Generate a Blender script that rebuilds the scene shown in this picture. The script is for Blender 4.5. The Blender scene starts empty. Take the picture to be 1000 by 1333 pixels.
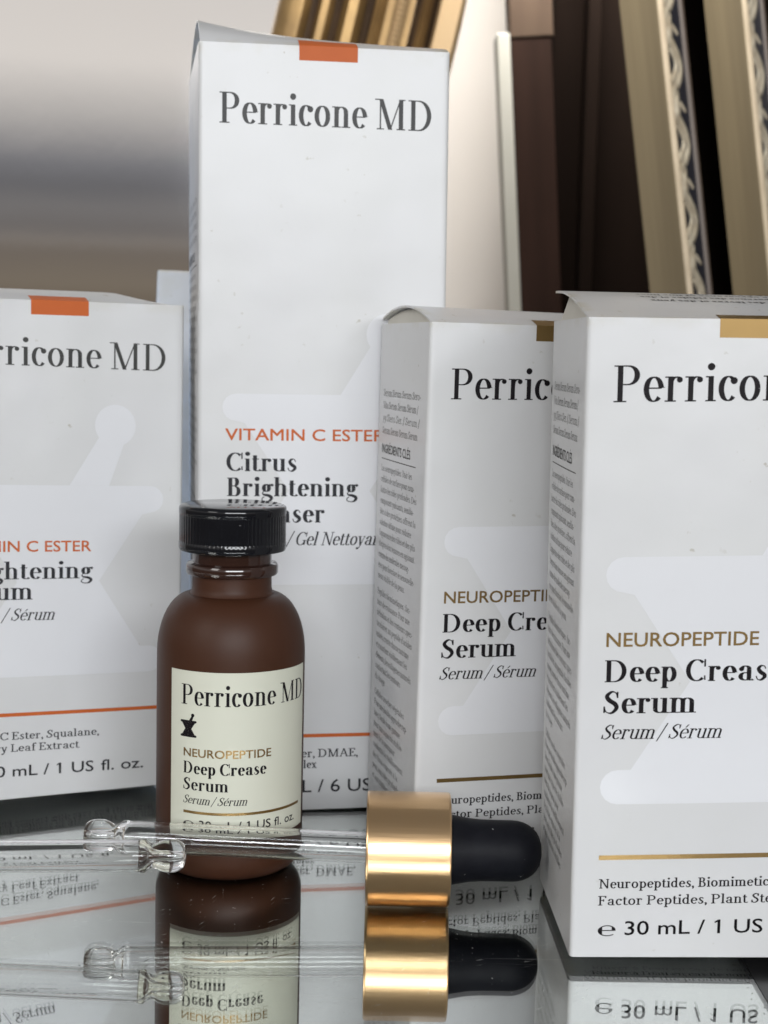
import bpy, math, random
from math import sin, cos, pi, radians, sqrt, atan2
from mathutils import Vector, Matrix

S = bpy.context.scene
COL = S.collection
MM = 0.001

# ------------------------------------------------------------------ camera
F_PX, CAM_H, PITCH, ROLL = 1983.83, 115.268, 0.105, 0.022
cd = bpy.data.cameras.new('camera')
cam = bpy.data.objects.new('camera', cd)
COL.objects.link(cam)
R_ = Vector((1, 0, 0)); U_ = Vector((0, sin(PITCH), cos(PITCH))); F_ = Vector((0, cos(PITCH), -sin(PITCH)))
r2 = R_ * cos(ROLL) + U_ * sin(ROLL)
u2 = U_ * cos(ROLL) - R_ * sin(ROLL)
M = Matrix((r2, u2, -F_)).transposed().to_4x4()
M.translation = Vector((0, 0, CAM_H * MM))
cam.matrix_world = M
cd.sensor_fit = 'VERTICAL'; cd.sensor_height = 36.0; cd.sensor_width = 27.0
cd.lens = 36.0 * F_PX / 1333.0
cd.clip_start = 0.01; cd.clip_end = 60
cd.dof.use_dof = True
cd.dof.focus_distance = 0.312
cd.dof.aperture_fstop = 31.0
S.camera = cam

# ------------------------------------------------------------------ world: a room lit by daylight, told by elevation
W = bpy.data.worlds.new('World'); S.world = W; W.use_nodes = True
nt = W.node_tree; bg = nt.nodes['Background']
tc = nt.nodes.new('ShaderNodeTexCoord'); sx = nt.nodes.new('ShaderNodeSeparateXYZ')
mr = nt.nodes.new('ShaderNodeMapRange'); mr.inputs['From Min'].default_value = -0.5; mr.inputs['From Max'].default_value = 0.5
cr = nt.nodes.new('ShaderNodeValToRGB')
nt.links.new(tc.outputs['Generated'], sx.inputs[0]); nt.links.new(sx.outputs['Z'], mr.inputs['Value'])
nt.links.new(mr.outputs[0], cr.inputs[0]); nt.links.new(cr.outputs[0], bg.inputs['Color'])
def el(z): return z + 0.5
stops = [(-0.45, (.10, .085, .07)), (-0.05, (.13, .11, .09)), (0.020, (.24, .20, .15)), (0.030, (.20, .165, .13)), (0.038, (.25, .21, .165)), (0.060, (.21, .18, .155)),
         (0.065, (.29, .26, .235)), (0.072, (.20, .185, .18)), (0.086, (.235, .225, .225)), (0.100, (.18, .178, .19)), (0.114, (.25, .25, .268)), (0.140, (.58, .555, .54)),
         (0.175, (.95, .90, .855)), (0.30, (.82, .78, .75)), (0.40, (.34, .33, .32)), (0.49, (.20, .20, .20))]
while len(cr.color_ramp.elements) > 1: cr.color_ramp.elements.remove(cr.color_ramp.elements[0])
for i, (z, c) in enumerate(stops):
    e = cr.color_ramp.elements[0] if i == 0 else cr.color_ramp.elements.new(el(z))
    e.position = el(z); e.color = (*c, 1)
bg.inputs['Strength'].default_value = 0.80

# ------------------------------------------------------------------ lamps: the room windows, plus fill lamps added near the cartons and wall
def area(name, loc, target, sx_, sy_, power, color):
    l = bpy.data.lights.new(name, 'AREA'); l.shape = 'RECTANGLE'; l.size = sx_; l.size_y = sy_
    l.energy = power; l.color = color
    o = bpy.data.objects.new(name, l); COL.objects.link(o)
    o.location = loc
    o.rotation_euler = (Vector(target) - Vector(loc)).to_track_quat('-Z', 'Y').to_euler()
    return o
area('window_and_fill_light', (0.25, -1.05, 0.44), (0, 0.33, 0.06), 1.12, 0.24, 13.5, (0.94, 0.97, 1.0))
area('window_and_fill_light', (-0.95, -0.75, 0.75), (0, 0.33, 0.06), 0.5, 0.5, 4.2, (1.0, 0.98, 0.95))
area('window_and_fill_light', (-0.15, 0.465, 0.092), (-0.05, 0.395, 0.09), 0.03, 0.06, 0.055, (0.35, 0.6, 1.0))  # small blue lamp added behind the left carton, tints the tall carton's side
area('wall_fill_light', (0.10, 0.74, 0.37), (0.04, 0.905, 0.23), 0.22, 0.05, 1.35, (1.0, 0.97, 0.92))  # added fill lamp out of view, brightens the cream wall; no doorway is built
area('frame_fill_light', (0.09, 0.50, 0.37), (0.10, 0.66, 0.25), 0.34, 0.06, 0.65, (1.0, 0.95, 0.87))  # added fill lamp out of view, brightens the gilt frames; not a fixture

S.view_settings.view_transform = 'Standard'; S.view_settings.look = 'None'
S.view_settings.exposure = 0.06; S.view_settings.gamma = 1; S.view_settings.use_curve_mapping = False
cy = S.cycles
cy.max_bounces = 24; cy.transmission_bounces = 18; cy.glossy_bounces = 12; cy.diffuse_bounces = 4
cy.caustics_reflective = True; cy.caustics_refractive = True
cy.sample_clamp_indirect = 6.0

# ------------------------------------------------------------------ materials
MATS = {}
def mat(name, col, rough=.5, metal=0., spec=.5, coat=0., trans=0., ior=1.5, noise=None, bump=None, aniso=0., coat_rough=.1, sss=0.):
    if name in MATS: return MATS[name]
    m = bpy.data.materials.new(name); m.use_nodes = True
    n = m.node_tree; b = n.nodes['Principled BSDF']
    b.inputs['Base Color'].default_value = (*col, 1); b.inputs['Roughness'].default_value = rough
    b.inputs['Metallic'].default_value = metal; b.inputs['IOR'].default_value = ior
    b.inputs['Specular IOR Level'].default_value = spec
    b.inputs['Coat Weight'].default_value = coat; b.inputs['Coat Roughness'].default_value = coat_rough
    b.inputs['Transmission Weight'].default_value = trans
    b.inputs['Anisotropic'].default_value = aniso
    t = n.nodes.new('ShaderNodeTexCoord')
    if noise:      # (scale, amount, colour2[, stretch])
        sc, amt, c2 = noise[:3]
        mp = n.nodes.new('ShaderNodeMapping'); n.links.new(t.outputs['Object'], mp.inputs[0])
        if len(noise) > 3: mp.inputs['Scale'].default_value = noise[3]
        tx = n.nodes.new('ShaderNodeTexNoise'); tx.inputs['Scale'].default_value = sc; tx.inputs['Detail'].default_value = 5
        n.links.new(mp.outputs[0], tx.inputs['Vector'])
        mm = n.nodes.new('ShaderNodeMapRange'); mm.inputs['From Min'].default_value = .35; mm.inputs['From Max'].default_value = .68
        mm.inputs['To Max'].default_value = amt
        n.links.new(tx.outputs['Fac'], mm.inputs['Value'])
        mx = n.nodes.new('ShaderNodeMixRGB'); mx.inputs[1].default_value = (*col, 1); mx.inputs[2].default_value = (*c2, 1)
        n.links.new(mm.outputs[0], mx.inputs[0]); n.links.new(mx.outputs[0], b.inputs['Base Color'])
    if bump:       # (scale, strength, distance[, stretch])
        tx = n.nodes.new('ShaderNodeTexNoise'); tx.inputs['Scale'].default_value = bump[0]; tx.inputs['Detail'].default_value = 4
        mp = n.nodes.new('ShaderNodeMapping'); n.links.new(t.outputs['Object'], mp.inputs[0])
        if len(bump) > 3: mp.inputs['Scale'].default_value = bump[3]
        n.links.new(mp.outputs[0], tx.inputs['Vector'])
        bp = n.nodes.new('ShaderNodeBump'); bp.inputs['Strength'].default_value = bump[1]; bp.inputs['Distance'].default_value = bump[2]
        n.links.new(tx.outputs['Fac'], bp.inputs['Height']); n.links.new(bp.outputs[0], b.inputs['Normal'])
    MATS[name] = m
    return m

def carton_mat():
    m = mat('carton_board', (.74, .745, .755), .42, spec=.45, coat=.35, coat_rough=.26, bump=(260, .12, .0004))
    n = m.node_tree; b = n.nodes['Principled BSDF']; t = n.nodes.new('ShaderNodeTexCoord')
    # faint handling marks: broad grey clouding and small yellowish flecks
    a = n.nodes.new('ShaderNodeTexNoise'); a.inputs['Scale'].default_value = 34; a.inputs['Detail'].default_value = 6
    c = n.nodes.new('ShaderNodeTexNoise'); c.inputs['Scale'].default_value = 520; c.inputs['Detail'].default_value = 3
    g = n.nodes.new('ShaderNodeTexNoise'); g.inputs['Scale'].default_value = 70; g.inputs['Detail'].default_value = 2
    for x in (a, c, g): n.links.new(t.outputs['Object'], x.inputs['Vector'])
    r1 = n.nodes.new('ShaderNodeMapRange'); r1.inputs['From Min'].default_value = .4; r1.inputs['From Max'].default_value = .75; r1.inputs['To Max'].default_value = .55
    n.links.new(a.outputs['Fac'], r1.inputs['Value'])
    m1 = n.nodes.new('ShaderNodeMixRGB'); m1.inputs[1].default_value = (.70, .705, .715, 1); m1.inputs[2].default_value = (.66, .67, .655, 1)
    n.links.new(r1.outputs[0], m1.inputs[0])
    r2_ = n.nodes.new('ShaderNodeMapRange'); r2_.inputs['From Min'].default_value = .665; r2_.inputs['From Max'].default_value = .72
    n.links.new(c.outputs['Fac'], r2_.inputs['Value'])
    r3 = n.nodes.new('ShaderNodeMapRange'); r3.inputs['From Min'].default_value = .54; r3.inputs['From Max'].default_value = .66; r3.inputs['To Max'].default_value = .6
    n.links.new(g.outputs['Fac'], r3.inputs['Value'])
    mu = n.nodes.new('ShaderNodeMath'); mu.operation = 'MULTIPLY'
    n.links.new(r2_.outputs[0], mu.inputs[0]); n.links.new(r3.outputs[0], mu.inputs[1])
    m2 = n.nodes.new('ShaderNodeMixRGB'); m2.inputs[2].default_value = (.36, .33, .25, 1)
    n.links.new(m1.outputs[0], m2.inputs[1]); n.links.new(mu.outputs[0], m2.inputs[0])
    ge = n.nodes.new('ShaderNodeNewGeometry'); pr = n.nodes.new('ShaderNodeMapRange')
    pr.inputs['From Min'].default_value = .53; pr.inputs['From Max'].default_value = .60
    n.links.new(ge.outputs['Pointiness'], pr.inputs['Value'])
    wn = n.nodes.new('ShaderNodeTexNoise'); wn.inputs['Scale'].default_value = 150; wn.inputs['Detail'].default_value = 4
    n.links.new(t.outputs['Object'], wn.inputs['Vector'])
    wr = n.nodes.new('ShaderNodeMapRange'); wr.inputs['From Min'].default_value = .45; wr.inputs['From Max'].default_value = .62
    n.links.new(wn.outputs['Fac'], wr.inputs['Value'])
    wm = n.nodes.new('ShaderNodeMath'); wm.operation = 'MULTIPLY'
    n.links.new(pr.outputs[0], wm.inputs[0]); n.links.new(wr.outputs[0], wm.inputs[1])
    m3 = n.nodes.new('ShaderNodeMixRGB'); m3.inputs[2].default_value = (.60, .58, .50, 1)
    n.links.new(m2.outputs[0], m3.inputs[1]); n.links.new(wm.outputs[0], m3.inputs[0])
    n.links.new(m3.outputs[0], b.inputs['Base Color'])
    w2 = n.nodes.new('ShaderNodeTexNoise'); w2.inputs['Scale'].default_value = 38; w2.inputs['Detail'].default_value = 1.5
    n.links.new(t.outputs['Object'], w2.inputs['Vector'])
    b2 = n.nodes.new('ShaderNodeBump'); b2.inputs['Strength'].default_value = .5; b2.inputs['Distance'].default_value = .0026
    n.links.new(w2.outputs['Fac'], b2.inputs['Height'])
    b1 = b.inputs['Normal'].links[0].from_node
    n.links.new(b2.outputs[0], b1.inputs['Normal'])
    return m
CARTON = carton_mat()
CARTON_IN = mat('carton_inside', (.66, .64, .58), .75, noise=(60, .4, (.58, .56, .5)))
VARNISH = mat('varnish_emblem', (.775, .785, .815), .30, coat=.4, coat_rough=.2, noise=(40, .5, (.755, .765, .79)))
INK = mat('black_ink', (.010, .008, .010), .5, spec=.12, noise=(300, .3, (.03, .025, .028)))
INK_SIL = mat('grey_foil_ink', (.030, .030, .032), .4, spec=.25, noise=(45, .8, (.075, .075, .07)))
INK_GREY = mat('grey_ink', (.030, .030, .035), .5, spec=.15, noise=(300, .3, (.045, .045, .05)))
INK_SIDE = mat('side_ink', (.085, .082, .08), .55, spec=.15, noise=(300, .3, (.10, .10, .10)))
GOLD_FOIL = mat('gold_foil', (.27, .172, .062), .36, metal=.7, noise=(150, .5, (.22, .14, .05)))
ORANGE = mat('orange_foil', (.60, .135, .030), .5, spec=.25, noise=(150, .5, (.53, .115, .025)))
AMBER = mat('frosted_amber_glass', (.055, .0205, .0098), .46, spec=.26, noise=(30, .6, (.064, .023, .0115)), bump=(900, .06, .0002), sss=.2)
AMBER_CLEAR = mat('clear_amber_glass', (.030, .012, .008), .10, spec=.7, noise=(40, .4, (.04, .015, .01)))
CAP = mat('black_plastic_cap', (.005, .0055, .008), .08, spec=.4, noise=(80, .4, (.014, .015, .018)))
LABEL = mat('cream_label_paper', (.70, .71, .60), .48, noise=(90, .4, (.67, .68, .575)), bump=(500, .05, .0002))
RUBBER = mat('black_rubber', (.006, .0065, .010), .55, spec=.16, noise=(500, .5, (.011, .012, .016)), bump=(700, .15, .0003))
def specks(m, col, scale, lo):
    n = m.node_tree; b = n.nodes['Principled BSDF']; t = n.nodes.new('ShaderNodeTexCoord')
    x = n.nodes.new('ShaderNodeTexNoise'); x.inputs['Scale'].default_value = scale; x.inputs['Detail'].default_value = 2
    n.links.new(t.outputs['Object'], x.inputs['Vector'])
    r = n.nodes.new('ShaderNodeMapRange'); r.inputs['From Min'].default_value = lo; r.inputs['From Max'].default_value = lo + .03
    n.links.new(x.outputs['Fac'], r.inputs['Value'])
    mx = n.nodes.new('ShaderNodeMixRGB'); mx.inputs[2].default_value = (*col, 1)
    src = b.inputs['Base Color'].links[0].from_socket
    n.links.new(src, mx.inputs[1]); n.links.new(r.outputs[0], mx.inputs[0]); n.links.new(mx.outputs[0], b.inputs['Base Color'])
specks(RUBBER, (.30, .30, .29), 900, .735)
specks(CAP, (.12, .12, .12), 1100, .76)
GOLD = mat('satin_gold_metal', (.83, .54, .28), .30, metal=1., coat=.45, coat_rough=.13, noise=(60, .4, (.80, .57, .34)), bump=(900, .22, .0002, (.05, 1, 1)))
GLASS = mat('clear_glass', (1, 1, 1), .0, trans=1., ior=1.48, noise=(50, .1, (.98, .99, .985)))
TRAY_GLASS = mat('tray_glass', (.955, .972, .965), .0, trans=1., ior=1.5, noise=(20, .2, (.945, .963, .955)))
SILVER = mat('mirror_silver', (.72, .73, .715), .015, metal=1., noise=(30, .3, (.69, .70, .685)))
LACQUER = mat('black_lacquer', (.012, .012, .013), .3, noise=(60, .5, (.02, .02, .02)))

# ------------------------------------------------------------------ helpers
class MB:
    def __init__(s): s.v = []; s.f = []
    def add(s, v, f):
        o = len(s.v); s.v += v; s.f += [tuple(i + o for i in q) for q in f]
    def quad(s, a, b, c, d): s.add([a, b, c, d], [(0, 1, 2, 3)])
    def box(s, x0, x1, y0, y1, z0, z1):
        v = [(x, y, z) for z in (z0, z1) for y in (y0, y1) for x in (x0, x1)]
        s.add(v, [(0, 2, 3, 1), (4, 5, 7, 6), (0, 1, 5, 4), (2, 6, 7, 3), (0, 4, 6, 2), (1, 3, 7, 5)])
    def build(s, name, m, parent=None, smooth=False, bevel=0., scale=MM):
        me = bpy.data.meshes.new(name)
        me.from_pydata([(a * scale, b * scale, c * scale) for a, b, c in s.v], [], s.f)
        me.materials.append(m); me.update()
        if smooth:
            me.shade_smooth()
        o = bpy.data.objects.new(name, me); COL.objects.link(o)
        if parent: o.parent = parent
        if bevel:
            b = o.modifiers.new('bevel', 'BEVEL'); b.width = bevel * scale; b.segments = 3; b.limit_method = 'ANGLE'
        return o
def fix_normals(o):
    import bmesh
    b = bmesh.new(); b.from_mesh(o.data); bmesh.ops.recalc_face_normals(b, faces=b.faces); b.to_mesh(o.data); b.free(); return o
def smooth_by_angle(o, deg=35):
    import bmesh
    b = bmesh.new(); b.from_mesh(o.data)
    bmesh.ops.recalc_face_normals(b, faces=b.faces)
    for f in b.faces: f.smooth = True
    for e in b.edges: e.smooth = not (len(e.link_faces) == 2 and e.calc_face_angle(0) > radians(deg))
    b.to_mesh(o.data); b.free(); return o
def lathe(prof, seg=64, axis='Z', closed_start=True, closed_end=True, rfun=None):
    mb = MB(); n = len(prof)
    for i, (r, z) in enumerate(prof):
        for k in range(seg):
            a = 2 * pi * k / seg
            rr = r if rfun is None else rfun(r, z, a)
            p = (rr * cos(a), rr * sin(a), z)
            if axis == 'X': p = (z, rr * cos(a), rr * sin(a))
            mb.v.append(p)
    for i in range(n - 1):
        for k in range(seg):
            k2 = (k + 1) % seg
            mb.f.append((i * seg + k, i * seg + k2, (i + 1) * seg + k2, (i + 1) * seg + k))
    if closed_start: mb.f.append(tuple(range(seg - 1, -1, -1)))
    if closed_end: mb.f.append(tuple((n - 1) * seg + k for k in range(seg)))
    return mb
def empty(name, label, cat, loc=(0, 0, 0), rot=(0, 0, 0), group=None):
    o = bpy.data.objects.new(name, None); COL.objects.link(o); o.empty_display_size = .01
    o.location = [c * MM for c in loc]; o.rotation_euler = rot
    tag(o, label, cat, group); return o
def tag(o, label, cat, group=None):
    o['label'] = label; o['category'] = cat
    if group: o['group'] = group
    return o
def structure(o): o['kind'] = 'structure'; return o

# ------------------------------------------------------------------ a high-contrast serif alphabet, drawn with strokes (cap height 100)
XH = 68.5
class Pen:
    def __init__(s, stem, hair): s.q = []; s.s = stem; s.h = hair
    def rib(s, pts, ws):
        L = []; n = len(pts)
        for i in range(n):
            a = pts[max(i - 1, 0)]; b = pts[min(i + 1, n - 1)]
            dx, dy = b[0] - a[0], b[1] - a[1]; l = sqrt(dx * dx + dy * dy) or 1
            nx, ny = -dy / l, dx / l
            w = ws(dx / l, dy / l, i / (n - 1)) / 2
            L.append(((pts[i][0] + nx * w, pts[i][1] + ny * w), (pts[i][0] - nx * w, pts[i][1] - ny * w)))
        for i in range(n - 1):
            s.q.append((L[i][0], L[i + 1][0], L[i + 1][1], L[i][1]))
    def con(s, dx, dy, t): return s.h + (s.s * 1.04 - s.h) * abs(dy) ** 1.7
    def arc(s, cx, cy, rx, ry, a0, a1, taper=None):
        n = max(6, int(abs(a1 - a0) / 13))
        p = [(cx + rx * cos(radians(a0 + (a1 - a0) * i / n)), cy + ry * sin(radians(a0 + (a1 - a0) * i / n))) for i in range(n + 1)]
        s.rib(p, s.con if taper is None else (lambda dx, dy, t: s.con(dx, dy, t) * taper(t) + s.h * (1 - taper(t))))
    def bowl(s, cx, cy, rx, ry, a0=0, a1=360): s.arc(cx, cy, rx - s.s / 2, ry - s.h / 2, a0, a1)
    def st(s, x, y0, y1, w=None):
        w = (w or s.s) / 2; s.q.append(((x - w, y0), (x + w, y0), (x + w, y1), (x - w, y1)))
    def bar(s, x0, x1, y): h = s.h / 2; s.q.append(((x0, y - h), (x1, y - h), (x1, y + h), (x0, y + h)))
    def sf(s, x, y, l=8, r=8, w=None):      # serif at the foot (y=0 side) or head; y is the outer edge
        if s.s > 17 and w is None: l *= .6; r *= .6
        w = (w or s.s) / 2; yy = s.h / 2 if y < 5 else y - s.h / 2
        if y < -5: yy = y + s.h / 2
        s.bar(x - w - l, x + w + r, yy)
    def di(s, x0, y0, x1, y1, w): w /= 2; s.q.append(((x0 - w, y0), (x0 + w, y0), (x1 + w, y1), (x1 - w, y1)))
    def dot(s, x, y, r):
        n = 12; s.q.append(tuple((x + r * cos(2 * pi * i / n), y + r * sin(2 * pi * i / n)) for i in range(n)))
    def cur(s, P, wf):
        pts = []; n = len(P)
        for i in range(n - 1):
            p0, p1, p2, p3 = P[max(i - 1, 0)], P[i], P[i + 1], P[min(i + 2, n - 1)]
            for k in range(5):
                t = k / 5
                pts.append(tuple(.5 * (2 * p1[j] + (p2[j] - p0[j]) * t + (2 * p0[j] - 5 * p1[j] + 4 * p2[j] - p3[j]) * t * t + (3 * p1[j] - p0[j] - 3 * p2[j] + p3[j]) * t ** 3) for j in (0, 1)))
        pts.append(P[-1]); s.rib(pts, wf)
def glyph(ch, S_, H_):
    p = Pen(S_, H_); s, h, X = S_, H_, XH; k = s / 2
    acc = None
    if ch in 'éèêàûÉ': acc = ch; ch = dict(é='e', è='e', ê='e', à='a', û='u', É='E')[ch]
    w = 50
    if ch == ' ': w = 26
    elif ch in '.,': p.dot(12, 7, s * .5 + 2); w = 24; (p.cur([(15, 7), (17, -4), (8, -15)], lambda a, b, t: h * 1.3) if ch == ',' else 0)
    elif ch == ':': p.dot(12, 7, s * .5 + 1); p.dot(12, X - 8, s * .5 + 1); w = 24
    elif ch == '/': p.di(0, -18, 34, 108, h * 1.6); w = 38
    elif ch == '-': p.bar(4, 28, 30); p.bar(4, 28, 30 + h * .8); w = 32
    elif ch in "'’": p.di(10, 78, 12, 104, s * .7); w = 20
    elif ch == 'i' : p.st(18, 0, X); p.sf(18, 0, 7, 7); p.sf(18, X, 7, 0); p.dot(18, 94, k + 3); w = 34
    elif ch == 'l': p.st(18, 0, 104); p.sf(18, 0); p.sf(18, 104, 8, 0); w = 36
    elif ch in 'nhm':
        p.st(18, 0, X if ch != 'h' else 104); p.sf(18, 0); p.sf(18, X if ch != 'h' else 104, 8, 0)
        d = 34 if ch != 'm' else 33
        for j in range(2 if ch == 'm' else 1):
            x0 = 18 + d * j
            p.arc(x0 + d / 2, X - 20, d / 2, 20 - h / 2, 180, 0); p.st(x0 + d, 0, X - 20); p.sf(x0 + d, 0)
        w = 18 + d * (2 if ch == 'm' else 1) + 18
    elif ch == 'u':
        p.st(16, 18, X); p.sf(16, X, 8, 0); p.arc(33, 18, 17, 18 - h / 2, 180, 360); p.st(50, 0, X); p.sf(50, X, 8, 0); p.sf(50, 0, 0, 8); w = 66
    elif ch == 'r':
        p.st(18, 0, X); p.sf(18, 0); p.sf(18, X, 8, 0); p.arc(35, X - 20, 17, 20 - h / 2, 180, 70); p.dot(42, X - 9, k * .85 + 2); w = 54
    elif ch == 'e':
        p.arc(32, X / 2, 27 - k, X / 2 - h / 2, 6, 318); p.bar(8, 56 - k * .4, X / 2 + 3); w = 59
        if s < 20: p.arc(32, X / 2, 27 - k * .6, X / 2 - h / 2, -10 + 16, 8)
    elif ch == 'c':
        p.arc(31, X / 2, 26 - k, X / 2 - h / 2, 52, 318); p.dot(46, X - 13, k + 2.5); w = 56
    elif ch == 'o': p.bowl(33, X / 2, 28, X / 2); w = 66
    elif ch in 'bp':
        y0, y1 = (0, 104) if ch == 'b' else (-30, X)
        p.st(18, y0, y1); p.sf(18, y1, 8, 0); p.arc(35, X / 2, 26 - k + 1, X / 2 - h / 2, -150, 150)
        if ch == 'p': p.sf(18, -30)
        w = 66
    elif ch in 'dq':
        y0, y1 = (0, 104) if ch == 'd' else (-30, X)
        p.st(48, y0, y1); p.arc(31, X / 2, 26 - k + 1, X / 2 - h / 2, 30, 330)
        if ch == 'd': p.sf(48, 104, 8, 0); p.sf(48, 0, 0, 8)
        else: p.sf(48, -30)
        w = 66
    elif ch == 'a':
        p.st(46, 8, X - 18); p.arc(32, X - 18, 14, 18 - h / 2, 0, 150); p.dot(17, X - 16, k * .8 + 3)
        p.arc(32, 19, 26 - k, 19 - h / 2, 62, 330); p.arc(54, 9, 8, 9 - h / 2, 180, 330); w = 65
    elif ch == 's':
        p.cur([(43, X - 16), (38, X - 4), (26, X - h / 2), (13 + k * .4, X - 15), (24, X * .56), (38, X * .38), (43 - k * .4, 15), (27, h / 2), (14, 5), (8, 20)], lambda a, b, t: h + (s - h) * max(0, sin(pi * min(1, max(0, (t - .16) / .68)))) ** .8); w = 52
    elif ch == 'f':
        p.st(20, 0, 84); p.sf(20, 0, 8, 10); p.arc(34, 84, 14, 20 - h / 2, 180, 60); p.dot(42, 95, k + 2); p.bar(6, 38, X - h / 2); w = 42
    elif ch == 't':
        p.st(18, 12, X + 18); p.arc(31, 13, 13, 13 - h / 2, 180, 340); p.bar(5, 36, X - h / 2); w = 42
    elif ch == 'g':
        p.bowl(28, 45, 21, 21); p.arc(52, 58, 8, 8 - h / 2, 160, 40); p.dot(55, 61, k * .6 + 2)
        p.cur([(16, 28), (10, 18), (16, 9), (38, 4), (52, -8), (44, -24), (28, -29), (10, -24), (8, -12), (18, -2)], lambda a, b, t: h + (s * .9 - h) * max(0, sin(pi * min(1, max(0, (t - .12) / .55)))) ** 1.2); w = 60
    elif ch in 'vy':
        p.di(12, X, 31, 0, s); p.di(50, X, 31, 0, h * 1.3); p.sf(12, X, 6, 6); p.sf(50, X, 9, 7, 2)
        if ch == 'y': p.cur([(31, 2), (24, -20), (14, -28)], lambda a, b, t: h * 1.4); p.dot(12, -23, k + 2)
        w = 60
    elif ch == 'w':
        for x in (12, 44): p.di(x, X, x + 17, 0, s); p.di(x + 33, X, x + 17, 0, h * 1.3); p.sf(x, X, 6, 6)
        p.sf(77, X, 8, 6, 2); w = 88
    elif ch == 'x':
        p.di(12, X, 48, 0, s); p.di(46, X, 14, 0, h * 1.3); p.sf(12, X, 5, 6); p.sf(46, X, 8, 8, 2); p.sf(48, 0, 6, 6); p.sf(14, 0, 8, 8, 2); w = 60
    elif ch == 'k':
        p.st(18, 0, 104); p.sf(18, 0); p.sf(18, 104, 8, 0); p.di(20, 24, 50, X, h * 1.3); p.di(54, 0, 32, 38, s); p.sf(54, 0, 5, 7); p.sf(48, X, 8, 8, 2); w = 66
    elif ch == 'z': p.bar(8, 48, X - h / 2); p.bar(8, 50, h / 2); p.di(14, 0, 43, X, s); w = 56
    elif ch == 'j': p.st(18, -16, X); p.sf(18, X, 8, 0); p.arc(8, -16, 10, 13, 0, -120); p.dot(18, 92, k + 3); w = 34
    elif ch in 'PRBDEFLI':
        p.st(22, 0, 100); p.sf(22, 0, 10, 10 if ch not in 'BDEL' else 0); p.sf(22, 100, 10, 10 if ch == 'L' or ch == 'I' else 0)
        if ch in 'PRB':
            y0 = 46 if ch != 'B' else 53
            ry = (100 - y0) / 2; rx = 32 if ch != 'B' else 21
            p.bar(22, 44, 100 - h / 2); p.bar(22, 44, y0 + h / 2); p.arc(42, y0 + ry, rx - k, ry - h / 2, -90, 90)
            w = 80
        if ch == 'R': p.di(62, 0, 42, 48, s); p.sf(62, 0, 4, 8); w = 78
        if ch == 'B':
            p.bar(22, 46, h / 2); p.arc(44, 26.5, 26 - k, 26.5 - h / 2, -90, 90); w = 76
        if ch == 'D': p.bar(22, 44, 100 - h / 2); p.bar(22, 44, h / 2); p.arc(42, 50, 46 - k, 50 - h / 2, -90, 90); w = 96
        if ch in 'EFL':
            if ch != 'L': p.bar(22, 64, 100 - h / 2); p.di(63, 78, 64, 100, h * 1.4); p.bar(22, 48, 53); p.di(48, 41, 48, 65, h * 1.3)
            if ch != 'F': p.bar(22, 66, h / 2); p.di(67, 24, 65, 0, h * 1.4)
            w = 74
        if ch == 'I': w = 44
    elif ch in 'CGOQ':
        if ch in 'OQ': p.bowl(46, 50, 41, 51); w = 92
        else:
            p.arc(46, 50, 41 - k, 50 - h / 2, 46, 314); p.di(76, 66, 76, 100, h * 1.4); w = 84
            if ch == 'C': p.di(77, 6, 76, 26, h * 1.2)
            else: p.st(72, 4, 40); p.sf(72, 40, 9, 8); w = 90
    elif ch == 'S':
        p.cur([(56, 74), (51, 93), (35, 100 - h / 2), (15 + k * .4, 79), (28, 59), (48, 43), (57 - k * .4, 23), (36, h / 2), (16, 8), (9, 29)], lambda a, b, t: h + (s * 1.1 - h) * max(0, sin(pi * min(1, max(0, (t - .16) / .68)))) ** .8)
        p.di(57, 70, 57, 98, h * 1.3); p.di(9, 3, 9, 32, h * 1.3); w = 68
    elif ch == 'M':
        p.st(22, 0, 100, h * 1.4); p.sf(22, 0, 12, 12, 2); p.di(22 + k * .3, 100, 58, 0, s); p.di(95, 100, 58, 0, h * 1.3); p.st(97, 0, 100); p.sf(97, 0); p.sf(97, 100, 0, 8); p.sf(22, 100, 12, 2); w = 120
    elif ch == 'N':
        p.st(22, 0, 100, h * 1.4); p.sf(22, 0, 12, 12, 2); p.sf(18, 100, 8, 4); p.di(22, 100, 78, 0, s); p.st(78, 0, 100, h * 1.4); p.sf(78, 100, 12, 12, 2); w = 96
    elif ch in 'VAW':
        if ch == 'A': p.di(44, 100, 12, 0, h * 1.3); p.di(44, 100, 76, 0, s); p.bar(24, 64, 36); p.sf(12, 0, 9, 12, 2); p.sf(76, 0); w = 88
        elif ch == 'V': p.di(14, 100, 46, 0, s); p.di(78, 100, 46, 0, h * 1.3); p.sf(14, 100); p.sf(78, 100, 12, 9, 2); w = 88
        else:
            for x in (14, 58): p.di(x, 100, x + 24, 0, s); p.di(x + 46, 100, x + 24, 0, h * 1.3); p.sf(x, 100)
            p.sf(104, 100, 9, 8, 2); w = 116
    elif ch == 'U': p.st(22, 34, 100); p.sf(22, 100); p.arc(48, 34, 26, 34 - h / 2, 180, 360); p.st(74, 34, 100, h * 1.5); p.sf(74, 100, 10, 10, 2); w = 94
    elif ch == 'T': p.st(40, 0, 100); p.sf(40, 0); p.bar(6, 74, 100 - h / 2); p.di(6, 76, 6, 100, h * 1.4); p.di(74, 76, 74, 100, h * 1.4); w = 80
    else: p.st(20, 0, X); w = 40
    if acc:
        if acc in 'éÉ': y = 76 if acc == 'é' else 108; p.di(30, y, 42, y + 20, s * .75)
        elif acc in 'èà': p.di(38, 76, 26, 96, s * .75)
        else: p.di(22, 76, 31, 92, h * 1.6); p.di(40, 76, 31, 92, h * 1.6)
    return p.q, w
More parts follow.
